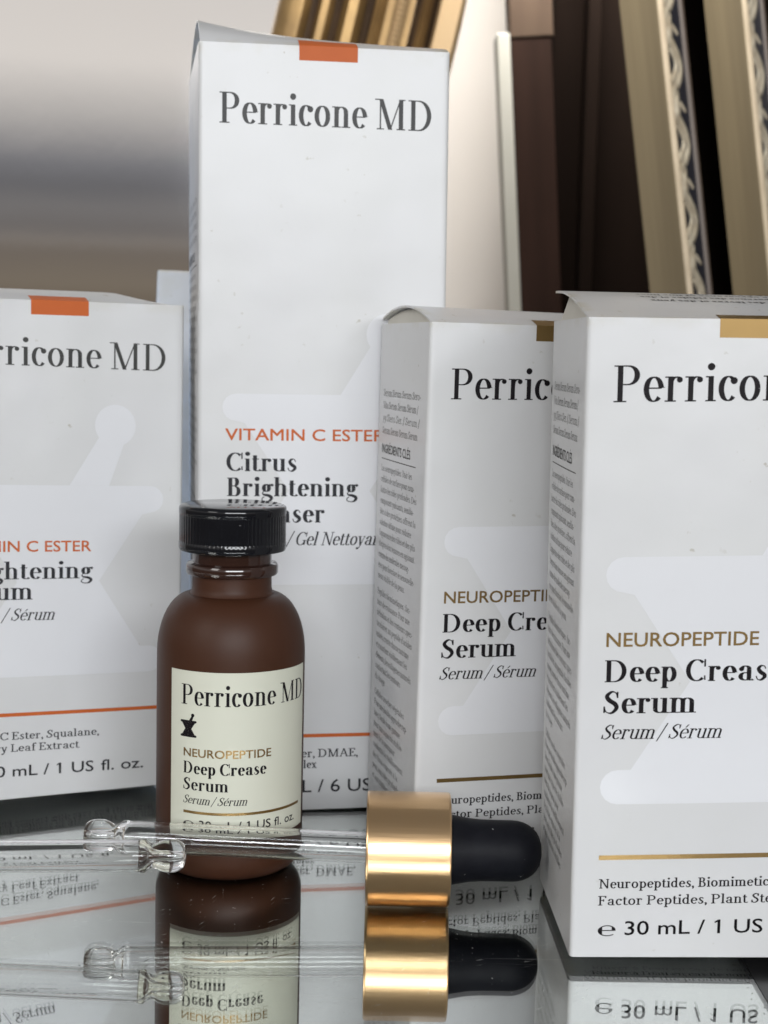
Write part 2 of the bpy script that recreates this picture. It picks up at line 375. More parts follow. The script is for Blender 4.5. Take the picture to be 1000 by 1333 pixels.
SERIF_STYLES = dict(logo=(14.6, 3.6), reg=(13, 4.6), bold=(20.5, 4.6), ital=(13.5, 4.8), small=(18, 8.0), side=(11, 5.5))
def serif_text(txt, style, width=None, cap=None):
    st, ha = SERIF_STYLES[style]
    if width:                     # keep the stems at their true weight when a line is set wider or narrower
        for _ in range(2):
            q = serif_line(txt, style, st, ha); xs = [a for p in q for a, b in p]
            st = SERIF_STYLES[style][0] / (width / (max(xs) - min(xs)) / (cap / 100))
    return serif_line(txt, style, st, ha)
def serif_line(txt, style, st, ha):
    out = []; x = 0
    for ch in txt:
        q, w = glyph(ch, st, ha)
        for poly in q:
            pts = [(a + x, b) for a, b in poly]
            if style == 'ital': pts = [(a + b * .27, b) for a, b in pts]
            out.append(pts)
        x += w * (.94 if style == 'ital' else 1.)
    return out
def sans_text(txt, weight=0.):
    c = bpy.data.curves.new('t', 'FONT'); c.body = txt; c.resolution_u = 3
    o = bpy.data.objects.new('t', c); COL.objects.link(o)
    bpy.context.view_layer.update()
    me = bpy.data.meshes.new_from_object(o.evaluated_get(bpy.context.evaluated_depsgraph_get()))
    # cap height of the built-in face is measured from a capital letter
    out = [[(me.vertices[i].co.x * 100 / .69, me.vertices[i].co.y * 100 / .69) for i in f.vertices] for f in me.polygons]
    bpy.data.objects.remove(o); bpy.data.curves.remove(c); bpy.data.meshes.remove(me)
    if '1' in txt:      # the built-in numeral one is a bare bar: give it its flag
        for i in [k for k, ch in enumerate(txt) if ch == '1']:
            c2 = bpy.data.curves.new('t', 'FONT'); c2.body = txt[:i + 1]
            o2 = bpy.data.objects.new('t', c2); COL.objects.link(o2); bpy.context.view_layer.update()
            m2_ = bpy.data.meshes.new_from_object(o2.evaluated_get(bpy.context.evaluated_depsgraph_get()))
            xr = max(v.co.x for v in m2_.vertices) * 100 / .69; top = 100.
            out.append([(xr - 9, top), (xr - 30, top - 15), (xr - 30, top - 25), (xr - 9, top - 11)])
            bpy.data.objects.remove(o2); bpy.data.curves.remove(c2); bpy.data.meshes.remove(m2_)
    if weight:
        d = weight * 100
        out = [[(a + dx, b + dy) for a, b in q] for (dx, dy) in ((0, 0), (d, 0), (0, d), (d, d)) for q in out]
    return out
def place(mb, polys, u0, u1, z, cap, fn, skew=0.):
    """puts the polygons of a line so that it runs from u0 to u1 (None: natural width) on the surface fn(u, z, layer)"""
    xs = [a for q in polys for a, b in q]; x0, x1 = min(xs), max(xs)
    sy = cap / 100; sx_ = sy if u1 is None else (u1 - u0) / (x1 - x0)
    for i, q in enumerate(polys):
        pts = [(u0 + (a - x0) * sx_, z + b * sy) for a, b in q]
        area2 = sum(pts[j][0] * pts[(j + 1) % len(pts)][1] - pts[(j + 1) % len(pts)][0] * pts[j][1] for j in range(len(pts)))
        if area2 < 0: pts.reverse()
        mb.add([fn(a, b + skew * (a - 5), i % 5) for a, b in pts], [tuple(range(len(pts)))])
def rect_uv(u0, u1, z0, z1, n=1):
    return [[(u0 + (u1 - u0) * i / n, z0), (u0 + (u1 - u0) * (i + 1) / n, z0), (u0 + (u1 - u0) * (i + 1) / n, z1), (u0 + (u1 - u0) * i / n, z1)] for i in range(n)]

# ------------------------------------------------------------------ the emblem: mortar and pestle (unit: mm on the small carton)
def emblem_polys(cx=31., du=0., dz=0., k=1., thin=False):
    def tr(P): return [((x) * k + du, y * k + dz) for x, y in P]
    P = []
    def cap_arc(x, y, r, a0, a1, n=8): return [(x + r * cos(radians(a0 + (a1 - a0) * i / n)), y + r * sin(radians(a0 + (a1 - a0) * i / n))) for i in range(n + 1)]
    # left half outline of the mortar, mirrored about cx: built as horizontal trapezoids
    out = cap_arc(8.1, 73.2, 3.3, 90, 270) + [(10.2, 69.4), (21., 53.)] + [(10.4, 36.2)] + cap_arc(8.1, 33., 3.3, 90, 270)
    for a, b in zip(out[:-1], out[1:]):
        if abs(a[1] - b[1]) < 1e-6: continue
        P.append(tr([a, b, (2 * cx - b[0], b[1]), (2 * cx - a[0], a[1])]))
    # pestle
    P.append(tr([(33.6, 76.52), (43.4, 76.52), (47.2, 87.2), (41.0, 88.6)]))
    P.append(tr([(44.9 + 5.1 * cos(2 * pi * i / 28), 91.3 + 5.1 * sin(2 * pi * i / 28)) for i in range(28)]))
    return P

def split_u(P, n=8):
    out = []
    for q in P:
        if len(q) != 4: out.append(q); continue
        lp = lambda a, b, t: (a[0] + (b[0] - a[0]) * t, a[1] + (b[1] - a[1]) * t)
        for i in range(n):
            t0, t1 = i / n, (i + 1) / n
            out.append([lp(q[0], q[3], t0), lp(q[1], q[2], t0), lp(q[1], q[2], t1), lp(q[0], q[3], t1)])
    return out
def split_z(P, n=5):
    out = []
    lp = lambda a, b, t: (a[0] + (b[0] - a[0]) * t, a[1] + (b[1] - a[1]) * t)
    for q in P:
        if len(q) != 4: out.append(q); continue
        for i in range(n):
            t0, t1 = i / n, (i + 1) / n
            out.append([lp(q[0], q[1], t0), lp(q[0], q[1], t1), lp(q[3], q[2], t1), lp(q[3], q[2], t0)])
    return out

# ------------------------------------------------------------------ the setting
tray = empty('mirror_tray', 'silvered mirror tray scratched and dusty under the cartons, bottle and droppers', 'mirror tray', (0, 0, 0))
m = MB(); m.box(-330, 71, 120, 560, -1.5, 0)
fix_normals(m.build('glass_plate', TRAY_GLASS, tray))
m = MB(); m.quad((-329.5, 120.5, -1.53), (70.5, 120.5, -1.53), (70.5, 559.5, -1.53), (-329.5, 559.5, -1.53))
m.build('mirror_backing', SILVER, tray)
m = MB(); m.box(-336, 128, 112, 572, -9, -1.6); m.box(71.4, 128, 112, 572, -1.59, -.35)
fix_normals(m.build('tray_base', LACQUER, tray))
# fine scratches and dust lying in the polish of the glass
rnd = random.Random(5)
m = MB()
def streak(x, y, a, l, w, z=.012):
    dx, dy = cos(a) * l / 2, sin(a) * l / 2; nx, ny = -sin(a) * w / 2, cos(a) * w / 2
    m.add([(x - dx, y - dy, z), (x + nx, y + ny, z), (x + dx, y + dy, z), (x - nx, y - ny, z)], [(3, 2, 1, 0)])
for i in range(220):
    c_ = i % 3 == 0
    streak(rnd.gauss(-24, 8) if c_ else rnd.uniform(-75, 68), rnd.gauss(279, 7) if c_ else rnd.uniform(245, 330), rnd.gauss(.9, .5), rnd.uniform(.5, 2.6), rnd.uniform(.04, .10), .012 + i * 1e-5)
for i in range(9): streak(rnd.uniform(-60, 60), rnd.uniform(250, 310), rnd.gauss(.0, .05), rnd.uniform(8, 40), .05, .014 + i * 1e-5)
for i in range(260):
    s_ = rnd.uniform(.07, .22); streak(rnd.uniform(-78, 70), rnd.uniform(240, 335), rnd.uniform(0, 3), s_ * 2, s_, .02 + i * 1e-5)
o = m.build('scratches', mat('dust_grey', (.75, .75, .73), .8, noise=(300, .5, (.5, .5, .48))), tray); o['kind'] = 'stuff'
m = MB()
for (x, y, a, l) in ((69.2, 268, 1.2, .9), (69.6, 273, .6, .7), (68.8, 281, .2, 1.0), (70.0, 262, 1.4, 1.1), (-46.5, 283, .1, 1.6), (-43, 277, 1.0, 1.8), (-55, 274, .5, .9), (-24.5, 281, 1.1, 1.3), (69.8, 288, 1.9, .8)):
    m = MB(); streak(x, y, a, l, .28, .025); m.build('black_spot', LACQUER, tray)

m = MB(); m.box(-900, 900, 60, 900, -40, -9.2)
structure(m.build('tabletop', mat('dark_walnut', (.06, .035, .022), .4, noise=(6, .8, (.03, .018, .012), (1, 12, 12)))))
m = MB(); m.box(-1500, 1500, 905, 960, -700, 1500)
structure(m.build('wall', mat('cream_wall_paint', (.78, .73, .68), .85, noise=(8, .5, (.75, .70, .65)))))

# ------------------------------------------------------------------ cartons
def carton(name, label, loc, yaw, lean, Wd, H, D, z0, lid, art, group, bulge=.35, bottom=lambda u, d: 0., side=None, tabcol=None, tab=(24.3, 38.2), dust=None, lidtext=None, undertext=None, skew=0.):
    root = empty(name, label, 'carton', loc, (0, lean, yaw), group)
    # body: rounded sleeve, panels bowed outwards a little
    rad = .9; cs = []
    for (cx, cy_, a0) in ((rad, rad, 180), (Wd - rad, rad, 270), (Wd - rad, D - rad, 0), (rad, D - rad, 90)):
        for i in range(5):
            a = radians(a0 + 90 * i / 4); cs.append((cx + rad * cos(a), cy_ + rad * sin(a)))
        nx = {180: (Wd, 0, 0), 270: (Wd, 1, 0), 0: (D, 0, 0), 90: (D, 0, 0)}[a0]
    full = []
    n = len(cs)
    for i in range(n):
        a = cs[i]; b = cs[(i + 1) % n]; full.append(a)
        if (i % 5) == 4:
            for t in (.012, .1, .2, .3, .4, .5, .6, .7, .8, .9, .988):
                full.append((a[0] + (b[0] - a[0]) * t, a[1] + (b[1] - a[1]) * t))
    fbow = lambda u, z: .55 * sin(pi * min(1, max(0, u / Wd))) * sin(pi * min(1, max(0, z / H)))
    NZ = 30; mb = MB(); n = len(full)
    def bow(x, y, z):
        f = sin(pi * min(1, max(0, (z - z0) / H))) ** .6
        bx = by = 0
        if x < .2: bx = -bulge * f * sin(pi * y / D)
        if x > Wd - .2: bx = bulge * f * sin(pi * y / D)
        if y < .2: by = -fbow(x, z - z0)
        if y > D - .2: by = bulge * f * sin(pi * x / Wd)
        return x + bx, y + by
    for j in range(NZ + 1):
        z = z0 + H * j / NZ
        for (x, y) in full:
            X_, Y_ = bow(x, y, z); mb.v.append((X_, Y_, z))
    for j in range(NZ):
        for i in range(n):
            i2 = (i + 1) % n
            mb.f.append((j * n + i, j * n + i2, (j + 1) * n + i2, (j + 1) * n + i))
    mb.f.append(tuple(NZ * n + i for i in range(n)))
    body = smooth_by_angle(mb.build('body', CARTON, root), 60)
    # top flap, a bowed sheet 0.45 mm thick hinged on the front fold
    NU, ND = 24, 24; mb = MB()
    def lz(u, d): return z0 + H + lid(u, d)
    for side_ in (0, 1):
        for j in range(ND + 1):
            for i in range(NU + 1):
                u = .3 + (Wd - .6) * i / NU; d = (D - .2) * j / ND
                mb.v.append((u, d + .25 * (1 - side_) * 0 + .05, lz(u, d) - (.45 if side_ else 0)))
    N1 = (NU + 1) * (ND + 1)
    for j in range(ND):
        for i in range(NU):
            q = (j * (NU + 1) + i, j * (NU + 1) + i + 1, (j + 1) * (NU + 1) + i + 1, (j + 1) * (NU + 1) + i)
            mb.f.append(q); mb.f.append(tuple(x + N1 for x in reversed(q)))
    rim = [i for i in range(NU + 1)] + [j * (NU + 1) + NU for j in range(1, ND + 1)] + [ND * (NU + 1) + i for i in range(NU - 1, -1, -1)] + [j * (NU + 1) for j in range(ND - 1, 0, -1)]
    for a, b in zip(rim, rim[1:] + rim[:1]): mb.f.append((a, a + N1, b + N1, b))
    smooth_by_angle(mb.build('top_flap', CARTON, root), 40)
    if dust:            # dust flap standing inside the open ends of the lid
        for (xx, sgn) in ((.75, 1), (Wd - .75, -1)):
            mb = MB(); K = 20
            for i in range(K + 1):
                d = 1.2 + (D - 2.4) * i / K; uu = .75 if sgn > 0 else Wd - .75
                t = max(.05, lid(uu, d) - .75)
                mb.v += [(xx, d, z0 + H - 2), (xx + sgn * (.5 + t * dust), d, z0 + H + t), (xx + sgn * .35, d, z0 + H - 2), (xx + sgn * (.85 + t * dust), d, z0 + H + t)]
            for i in range(K):
                a = 4 * i; b = a + 4
                mb.f += [(a, b, b + 1, a + 1), (a + 2, a + 3, b + 3, b + 2), (a + 1, b + 1, b + 3, a + 3)]
            smooth_by_angle(mb.build('dust_flap', CARTON_IN, root), 50)
    # bottom flap
    mb = MB(); NU, ND = 24, 16
    for s_ in (0, 1):
        for j in range(ND + 1):
            for i in range(NU + 1):
                u = .35 + (Wd - .7) * i / NU; d = .35 + (D - .7) * j / ND
                mb.v.append((u, d, z0 - bottom(u, d) - .02 + (.5 if s_ else 0)))
    N1 = (NU + 1) * (ND + 1)
    for j in range(ND):
        for i in range(NU):
            q = (j * (NU + 1) + i, j * (NU + 1) + i + 1, (j + 1) * (NU + 1) + i + 1, (j + 1) * (NU + 1) + i)
            mb.f.append(tuple(reversed(q))); mb.f.append(tuple(x + N1 for x in q))
    rim = [i for i in range(NU + 1)] + [j * (NU + 1) + NU for j in range(1, ND + 1)] + [ND * (NU + 1) + i for i in range(NU - 1, -1, -1)] + [j * (NU + 1) for j in range(ND - 1, 0, -1)]
    for a, b in zip(rim, rim[1:] + rim[:1]): mb.f.append((a, b, b + N1, a + N1))
    smooth_by_angle(mb.build('bottom_flap', CARTON, root), 40)
    # colour tab over the front fold
    mb = MB(); K = 10
    prof = [(-.02, z0 + H - 3.4), (-.02, z0 + H - .55), (-.02, z0 + H + .05)] + [(.25 + i * .45, None) for i in range(0, 9)]
    for (d, z) in prof:
        for u in (tab[0], (tab[0] + tab[1]) / 2, tab[1]):
            mb.v.append((u, d - (.03 if z else 0), z if z is not None else lz(u, d) + .04))
    for i in range(len(prof) - 1):
        for k in (0, 1): mb.f.append((3 * i + k, 3 * i + k + 1, 3 * i + 4 + k, 3 * i + 3 + k))
    mb.build('colour_tab', tabcol, root)
    # printing on the front panel
    fr = lambda off: (lambda u, z, l: (u, -off - l * .0035 - fbow(u, z), z0 + z))
    mb = MB()
    for q in split_z(split_u(emblem_polys(du=art.get('wu', 0), dz=art.get('wz', 0)), 20)): place_poly(mb, q, fr(.025), skew)
    mb.build('emblem', VARNISH, root)
    for (nm, ink, items) in art['text']:
        mb = MB()
        for it in items:
            if it[0] == 'rect': polys = rect_uv(it[1], it[2], it[3], it[4], 24)
            if it[0] == 'rect':
                for q in polys: place_poly(mb, q, fr(.045), skew)
            else:
                txt, sty, u0, u1, z, cap = it
                place(mb, serif_text(txt, sty, u1 - u0, cap) if sty in SERIF_STYLES else sans_text(txt, float(sty[1:])), u0, u1, z, cap, fr(.045), skew)
        mb.build(nm, ink, root)
    if side:
        mb = MB(); fn = lambda u, z, l: (-.03 - l * .0035 - bulge * sin(pi * min(1, max(0, z / H))) ** .6 * sin(pi * (D - u) / D), D - u, z0 + z)
        for it in side:
            if it[0] == 'rect':
                for q in rect_uv(*it[1:], n=8): place_poly(mb, q, fn, 0)
            else:
                txt, sty, u0, u1, z, cap = it
                place(mb, serif_text(txt, sty, u1 - u0, cap) if sty in SERIF_STYLES else sans_text(txt, float(sty[1:])), u0, u1, z, cap, fn)
        mb.build('side_text', INK_SIDE, root)
    if lidtext:
        mb = MB(); fn = lambda u, d, l: (Wd - u, D - d, lz(Wd - u, D - d) + .05 + l * .004)
        for txt, sty, u0, u1, d, cap in lidtext: place(mb, serif_text(txt, sty, u1 - u0, cap), u0, u1, d, cap, fn)
        mb.build('top_text', INK_SIDE, root)
    if undertext:
        mb = MB(); fn = lambda u, d, l: (u, d, z0 - bottom(u, d) - .06 - l * .004)
        for txt, sty, u0, u1, d, cap in undertext:
            place(mb, [list(reversed(q)) for q in serif_text(txt, sty, u1 - u0, cap)], u0, u1, d, cap, fn)
        mb.build('underside_text', INK_SIDE, root)
    return root
def place_poly(mb, q, fn, skew):
    a2 = sum(q[j][0] * q[(j + 1) % len(q)][1] - q[(j + 1) % len(q)][0] * q[j][1] for j in range(len(q)))
    if a2 < 0: q = list(reversed(q))
    place_poly.n = getattr(place_poly, 'n', 0) + 1
    mb.add([fn(a, b + skew * (a - 5), place_poly.n % 3) for a, b in q], [tuple(range(len(q)))])

SIDE_LINES = """Les neuropeptides: Unir les|cellules de surface pour com-|battre les rides profondes. Des|composants puissants, sembla-|bles à des protéines, offrent la|solution ultime pour réduire|l'apparence des rides et des plis|d'expression tenaces en agissant|comme des molécules messag-|ères pour favoriser le renouvelle-|ment visible de la peau.||Peptides biomimétiques : fac-|teurs de croissance. Pour une|définition et des contours spec-|taculaires, un peptide d'acides|aminés, courte chaîne nutrime|et maintient visiblement les|éléments, les collagènes naturels|combattant les contours|du visage.||Cellules souches végétales:|Pour une double approche rep-|laces, Sonde à une gamme|pour une capacité visible-|ment de la peau pour|combattre le vieillissement|des tissus exposés à la|peau, aux rides profondes|et aux contours visibles"""
def side_art(D, ztop):
    out = []
    z = ztop
    for i, t in enumerate(("Serum Serum Serum Sero-", "Vita Serum Serum Sérum /", "yy Siero Ser. / Serum /", "Serum Serum Serum Serum")):
        out.append((t, 'side', 5.0, D - 5.5 - (i % 2) * 1.5, z, 1.7)); z -= 3.0
    z -= 1.6
    out.append(("INGRÉDIENTS CLÉS", 's0.02', 5.0, D * .72, z, 2.1)); z -= 1.5
    out.append(('rect', 5.0, D - 7.5, z, z + .22)); z -= 2.9
    for t in SIDE_LINES.split('|'):
        if t and z > 4:
            n = len(t)
            out.append((t, 'side', 5.0, 5.0 + (D - 11) * min(1, n / 31), z, 1.5))
        z -= 2.62 if t else 1.3
    return out

def small_art(start, heads, ing, ze, dz=0., brand_ink=None, accent=None, u=5.2, ink_small=None):
    return dict(text=heads)

def serum_heads(z):
    # z: baselines of brand, family, name 1, name 2, italic, rule, list 1, list 2, volume
    return [
        ('brand_text', INK, [("Perricone MD", 'logo', 5.2, 57.2, z[0], 6.7)]),
        ('family_text', GOLD_FOIL, [("NEUROPEPTIDE", 's0.03', 5.2, 33.6, z[1], 2.6)]),
        ('product_text', INK, [("Deep Crease", 'bold', 5.1, 38.6, z[2], 4.15), ("Serum", 'bold', 5.0, 22.3, z[3], 4.2)]),
        ('description_text', INK, [("Serum / Sérum", 'ital', 4.7, 27.3, z[4], 2.75)]),
        ('gold_rule', GOLD_FOIL, [('rect', 5.0, 57.2, z[5] - .45, z[5] + .45)]),
        ('ingredient_text', INK, [("Neuropeptides, Biomimetic Growth", 'small', 5.1, 47.2, z[6], 1.85), ("Factor Peptides, Plant Stem Cells", 'small', 5.1, 47.6, z[7], 1.85)]),
        ('volume_text', INK, [("℮", 's0', 5.2, 8.6, z[8] - .1, 2.7), ("30 mL / 1 US", 's0.015', 10.3, 36.6, z[8], 2.7), ("fl. oz.", 's0.015', 38.6, 50.2, z[8], 2.7)]),
    ]
GRP = 'printed cartons standing on the mirror tray'

# right front carton
D4 = 44.
carton('white_carton', 'white carton with gold print at right front, its loose lid standing open', (37.05, 278.586, 0), .031, -.008, 62.3, 120.4, D4, 1.9,
       lambda u, d: 6.3 * sin(pi / 2 * min(1, d / D4)) ** 1.0 - .6 * (u / 62) * min(1, d / 10),
       dict(text=serum_heads((105.0, 59.7, 53.05, 47.1, 42.2, 19.4, 13.4, 10.1, 4.2))), GRP,
       bottom=lambda u, d: .85 * min(1, d / 14) * (1 if u < 45 else 1) * .6, side=side_art(D4, 106.3), tabcol=GOLD_FOIL, dust=.35, skew=.024,
       lidtext=[("Deep Crease Serum", 'bold', 16, 40, 8, 2.6), ("Reduces the appearance of fine lines", 'small', 10, 48, 14, 2.0), ("Atténue l'apparence des ridules et des", 'small', 10, 48, 19, 2.0), ("rides autour des lèvres et des yeux", 'small', 11, 47, 24, 2.0)],
       undertext=[("Rincer à l'eau en cas de contact du produit avec", 'bold', 5, 57, 3.2, 1.5), ("Warning: If the product enters the eye, rinse", 'bold', 3, 57, 1.0, 1.5)])
# right middle carton
D3 = 43.5
carton('white_carton', 'white carton with gold print partly behind the front carton and gold dropper', (8.054, 331.178, 0), .25, .009, 62.3, 121.1, D3, .75,
       lambda u, d: (3.3 * sin(pi * min(1, d / D3)) ** .8 + 1.4 * d / D3) * (1 - .15 * u / 62),
       dict(text=serum_heads((104.5, 59.5, 53.0, 47.2, 42.4, 19.4, 13.9, 10.6, 4.6))), GRP,
       bottom=lambda u, d: .15 * sin(pi * d / D3), side=side_art(D3, 103.9), tabcol=GOLD_FOIL, dust=.25, skew=.015)
# left carton
D1 = 44.
carton('white_carton', 'white carton with orange print at the left edge, behind the glass pipettes', (-107.441, 354.612, 0), .434, .004, 62.3, 121.1, D1, 4.6,
       lambda u, d: 3.2 * sin(pi * min(1, d / D1)) ** .8 * min(1, (62.6 - u) / 14) + .0 * d,
       dict(wz=.9, text=[
           ('brand_text', INK_SIL, [("Perricone MD", 'logo', 5.2, 57.4, 105.95, 6.5)]),
           ('family_text', ORANGE, [("VITAMIN C ESTER", 's0.03', 4.7, 39.0, 61.25, 2.6)]),
           ('product_text', INK_GREY, [("Brightening", 'bold', 6.0, 39.5, 54.6, 4.15), ("Serum", 'bold', 6.4, 24.7, 49.6, 4.2)]),
           ('description_text', INK_GREY, [("Serum / Sérum", 'ital', 6.2, 30.1, 44.5, 2.9)]),
           ('orange_rule', ORANGE, [('rect', 5.0, 57.2, 20.85, 21.75)]),
           ('ingredient_text', INK_GREY, [("Vitamin C Ester, Squalane,", 'small', 5.1, 41.3, 15.1, 1.9), ("Rosemary Leaf Extract", 'small', 5.1, 36.5, 12.1, 1.9)]),
           ('volume_text', INK_GREY, [("30 mL / 1 US", 's0.015', 13.6, 40.0, 5.9, 2.7), ("fl. oz.", 's0.015', 41.9, 52.7, 5.9, 2.7)])]), GRP,
       bottom=lambda u, d: (3.6 - 1.5 * (u / 62) + .9 * sin(u / 62 * 2 * pi + 2.6)) * min(1, d / 9), tabcol=ORANGE, dust=.3, skew=-.022,
       undertext=[("if you develop redness or discomfort stop use", 'small', 5, 57, 2.2, 1.5), ("Warning: avoid contact with eyes and rinse well", 'small', 4, 57, 4.8, 1.5)])
# tall carton
D2 = 58.
carton('tall_white_carton', 'tall white carton with orange print standing behind the brown bottle', (-44.378, 368.2, 0), .167, -.009, 60.5, 186.7, D2, .2,
       lambda u, d: (3.0 + 5.4 * math.exp(-u / 24)) * sin(pi * min(1, d / 40)) ** .75 if d < 20 else (3.0 + 5.4 * math.exp(-u / 24)) * (1 - ((d - 20) / 38) ** 2 * .8),
       dict(wu=.9, wz=27.6, text=[
           ('brand_text', INK_SIL, [("Perricone MD", 'logo', 4.9, 56.0, 168.1, 7.2)]),
           ('family_text', ORANGE, [("VITAMIN C ESTER", 's0.03', 6.4, 45.6, 92.8, 2.8)]),
           ('product_text', INK_GREY, [("Citrus", 'bold', 6.7, 23.8, 85.3, 4.5), ("Brightening", 'bold', 6.9, 39.1, 79.2, 4.5), ("Cleanser", 'bold', 6.8, 30.8, 72.75, 4.5)]),
           ('description_text', INK_GREY, [("Cleanser / Gel Nettoyant", 'ital', 6.8, 46.3, 67.1, 3.3)]),
           ('orange_rule', ORANGE, [('rect', 6.0, 54.5, 18.7, 19.6)]),
           ('ingredient_text', INK_GREY, [("Vitamin C Ester, DMAE,", 'small', 6.6, 39.8, 13.6, 2.1), ("Vitamin B Complex", 'small', 6.6, 29.4, 10.8, 2.1)]),
           ('volume_text', INK_GREY, [("177 mL / 6 US fl. oz.", 's0.015', 12.0, 56.5, 4.6, 3.2)])]), GRP,
       bottom=lambda u, d: .0, side=side_art(D2, 150), tabcol=ORANGE, tab=(23.8, 37.9), dust=.2, skew=-.006)

# a further carton whose corner shows between the left and the tall one
m = MB(); m.box(0, 46, 0, 30, .3, 139)
o = m.build('plain_carton', CARTON, None, bevel=.8)
o.location = (-76.2 * MM, 478 * MM, 0); o.rotation_euler = (0, .03, -.03)
tag(o, 'plain white carton showing only a corner behind the left and tall cartons', 'carton')

# ------------------------------------------------------------------ the brown bottle
BX, BY, BR = -33.34, 334.4, 16.4
bottle = empty('serum_bottle', 'frosted brown glass bottle with black ribbed cap and cream label', 'bottle', (BX, BY, 0))
prof = [(0.5, 1.0), (9.5, 1.0), (11.8, .25), (12.8, .15), (13.8, .35), (14.9, 1.1), (15.8, 2.3), (16.3, 3.9), (16.4, 5.2), (16.4, 5.8), (16.4, 20), (16.4, 35), (16.4, 47.4), (16.4, 48.2)]
for i in range(1, 13):
    a = i / 12 * pi / 2
    prof.append((9.3 + 7.1 * cos(a) ** 1.0, 48.2 + 13.2 * sin(a)))
prof += [(8.95, 62.0), (8.75, 62.8), (8.75, 65.4)]
o = smooth_by_angle(lathe(prof, 96).build('body', AMBER, bottle), 50)
nk = [(8.75, 65.4), (9.9, 65.7), (10.15, 66.1), (10.15, 67.6), (9.9, 68.1), (8.7, 68.4), (8.7, 71.5)]
smooth_by_angle(lathe(nk, 96).build('neck_ring', AMBER_CLEAR, bottle), 40)
cp = [(11.1, 70.9), (11.7, 71.1), (11.85, 71.5), (11.85, 72.7), (11.7, 73.0), (11.7, 73.2), (11.7, 78.7), (11.7, 78.9), (11.85, 79.2), (11.85, 80.3), (11.7, 80.7), (11.3, 80.95), (10.8, 81.1), (.4, 81.1)]
NR = 78
def rib(r, z, a):
    if 72.9 < z < 79.0: return r + .09 * (abs(cos(a * NR / 2)) ** .7 - .5)
    return r
smooth_by_angle(lathe(cp, NR * 6, rfun=rib).build('cap', CAP, bottle), 40)
# label bent round the body; angle measured from the camera side (-Y), positive to the right
def cyl(off): return lambda u, z, l: ((BR + off + l * .0035) * sin(u / BR), -(BR + off + l * .0035) * cos(u / BR), z)
A0, A1 = radians(-44.5) * BR, radians(79) * BR
mb = MB(); K = 64
for s_ in (.02, .12):
    for i in range(K + 1):
        u = A0 + (A1 - A0) * i / K
        for z in (10.4, 46.6): mb.v.append(cyl(s_)(u, z, 0))
N1 = 2 * (K + 1)
for i in range(K): mb.f += [(N1 + 2 * i, N1 + 2 * i + 2, N1 + 2 * i + 3, N1 + 2 * i + 1), (2 * i, 2 * i + 2, N1 + 2 * i + 2, N1 + 2 * i), (2 * i + 1, N1 + 2 * i + 1, N1 + 2 * i + 3, 2 * i + 3)]
mb.f += [(0, N1, N1 + 1, 1), (2 * K, 2 * K + 1, N1 + 2 * K + 1, N1 + 2 * K)]
label = smooth_by_angle(mb.build('label', LABEL, bottle), 40)
L = lambda deg: radians(deg) * BR
def lab(name, ink, items):
    mb = MB()
    for it in items:
        if it[0] == 'rect':
            for q in rect_uv(*it[1:], n=40): place_poly(mb, q, cyl(.15), 0)
        else:
            txt, sty, u0, u1, z, cap = it
            place(mb, serif_text(txt, sty, u1 - u0, cap) if sty in SERIF_STYLES else sans_text(txt, float(sty[1:])), u0, u1, z, cap, cyl(.15))
    return mb.build(name, ink, label)
lab('brand_text', INK, [("Perricone MD", 'logo', L(-33.5), L(75), 39.3, 4.4)])
lab('family_text', GOLD_FOIL, [("NEUROPEPTIDE", 's0.04', L(-31.2), L(37.9), 28.0, 1.75)])
lab('product_text', INK, [("Deep Crease", 'bold', L(-31.2), L(34.4), 24.3, 2.6), ("Serum", 'bold', L(-31.2), L(4.5), 20.7, 2.6)])
lab('description_text', INK, [("Serum / Sérum", 'ital', L(-31.4), L(19), 17.7, 1.8)])
lab('gold_rule', GOLD_FOIL, [('rect', L(-31), L(71), 15.5, 16.1)])
lab('volume_text', INK, [("℮", 's0', L(-31.2), L(-21.5), 12.2, 2.1), ("30 mL / 1 US fl. oz.", 's0.02', L(-17.5), L(64), 12.3, 1.85)])
mb = MB()
for q in split_u(emblem_polys(du=L(-27.2) - 31 * .078, dz=32.2 - 29.7 * .078 , k=.078)): place_poly(mb, q, cyl(.15), 0)
mb.build('emblem', INK, label)

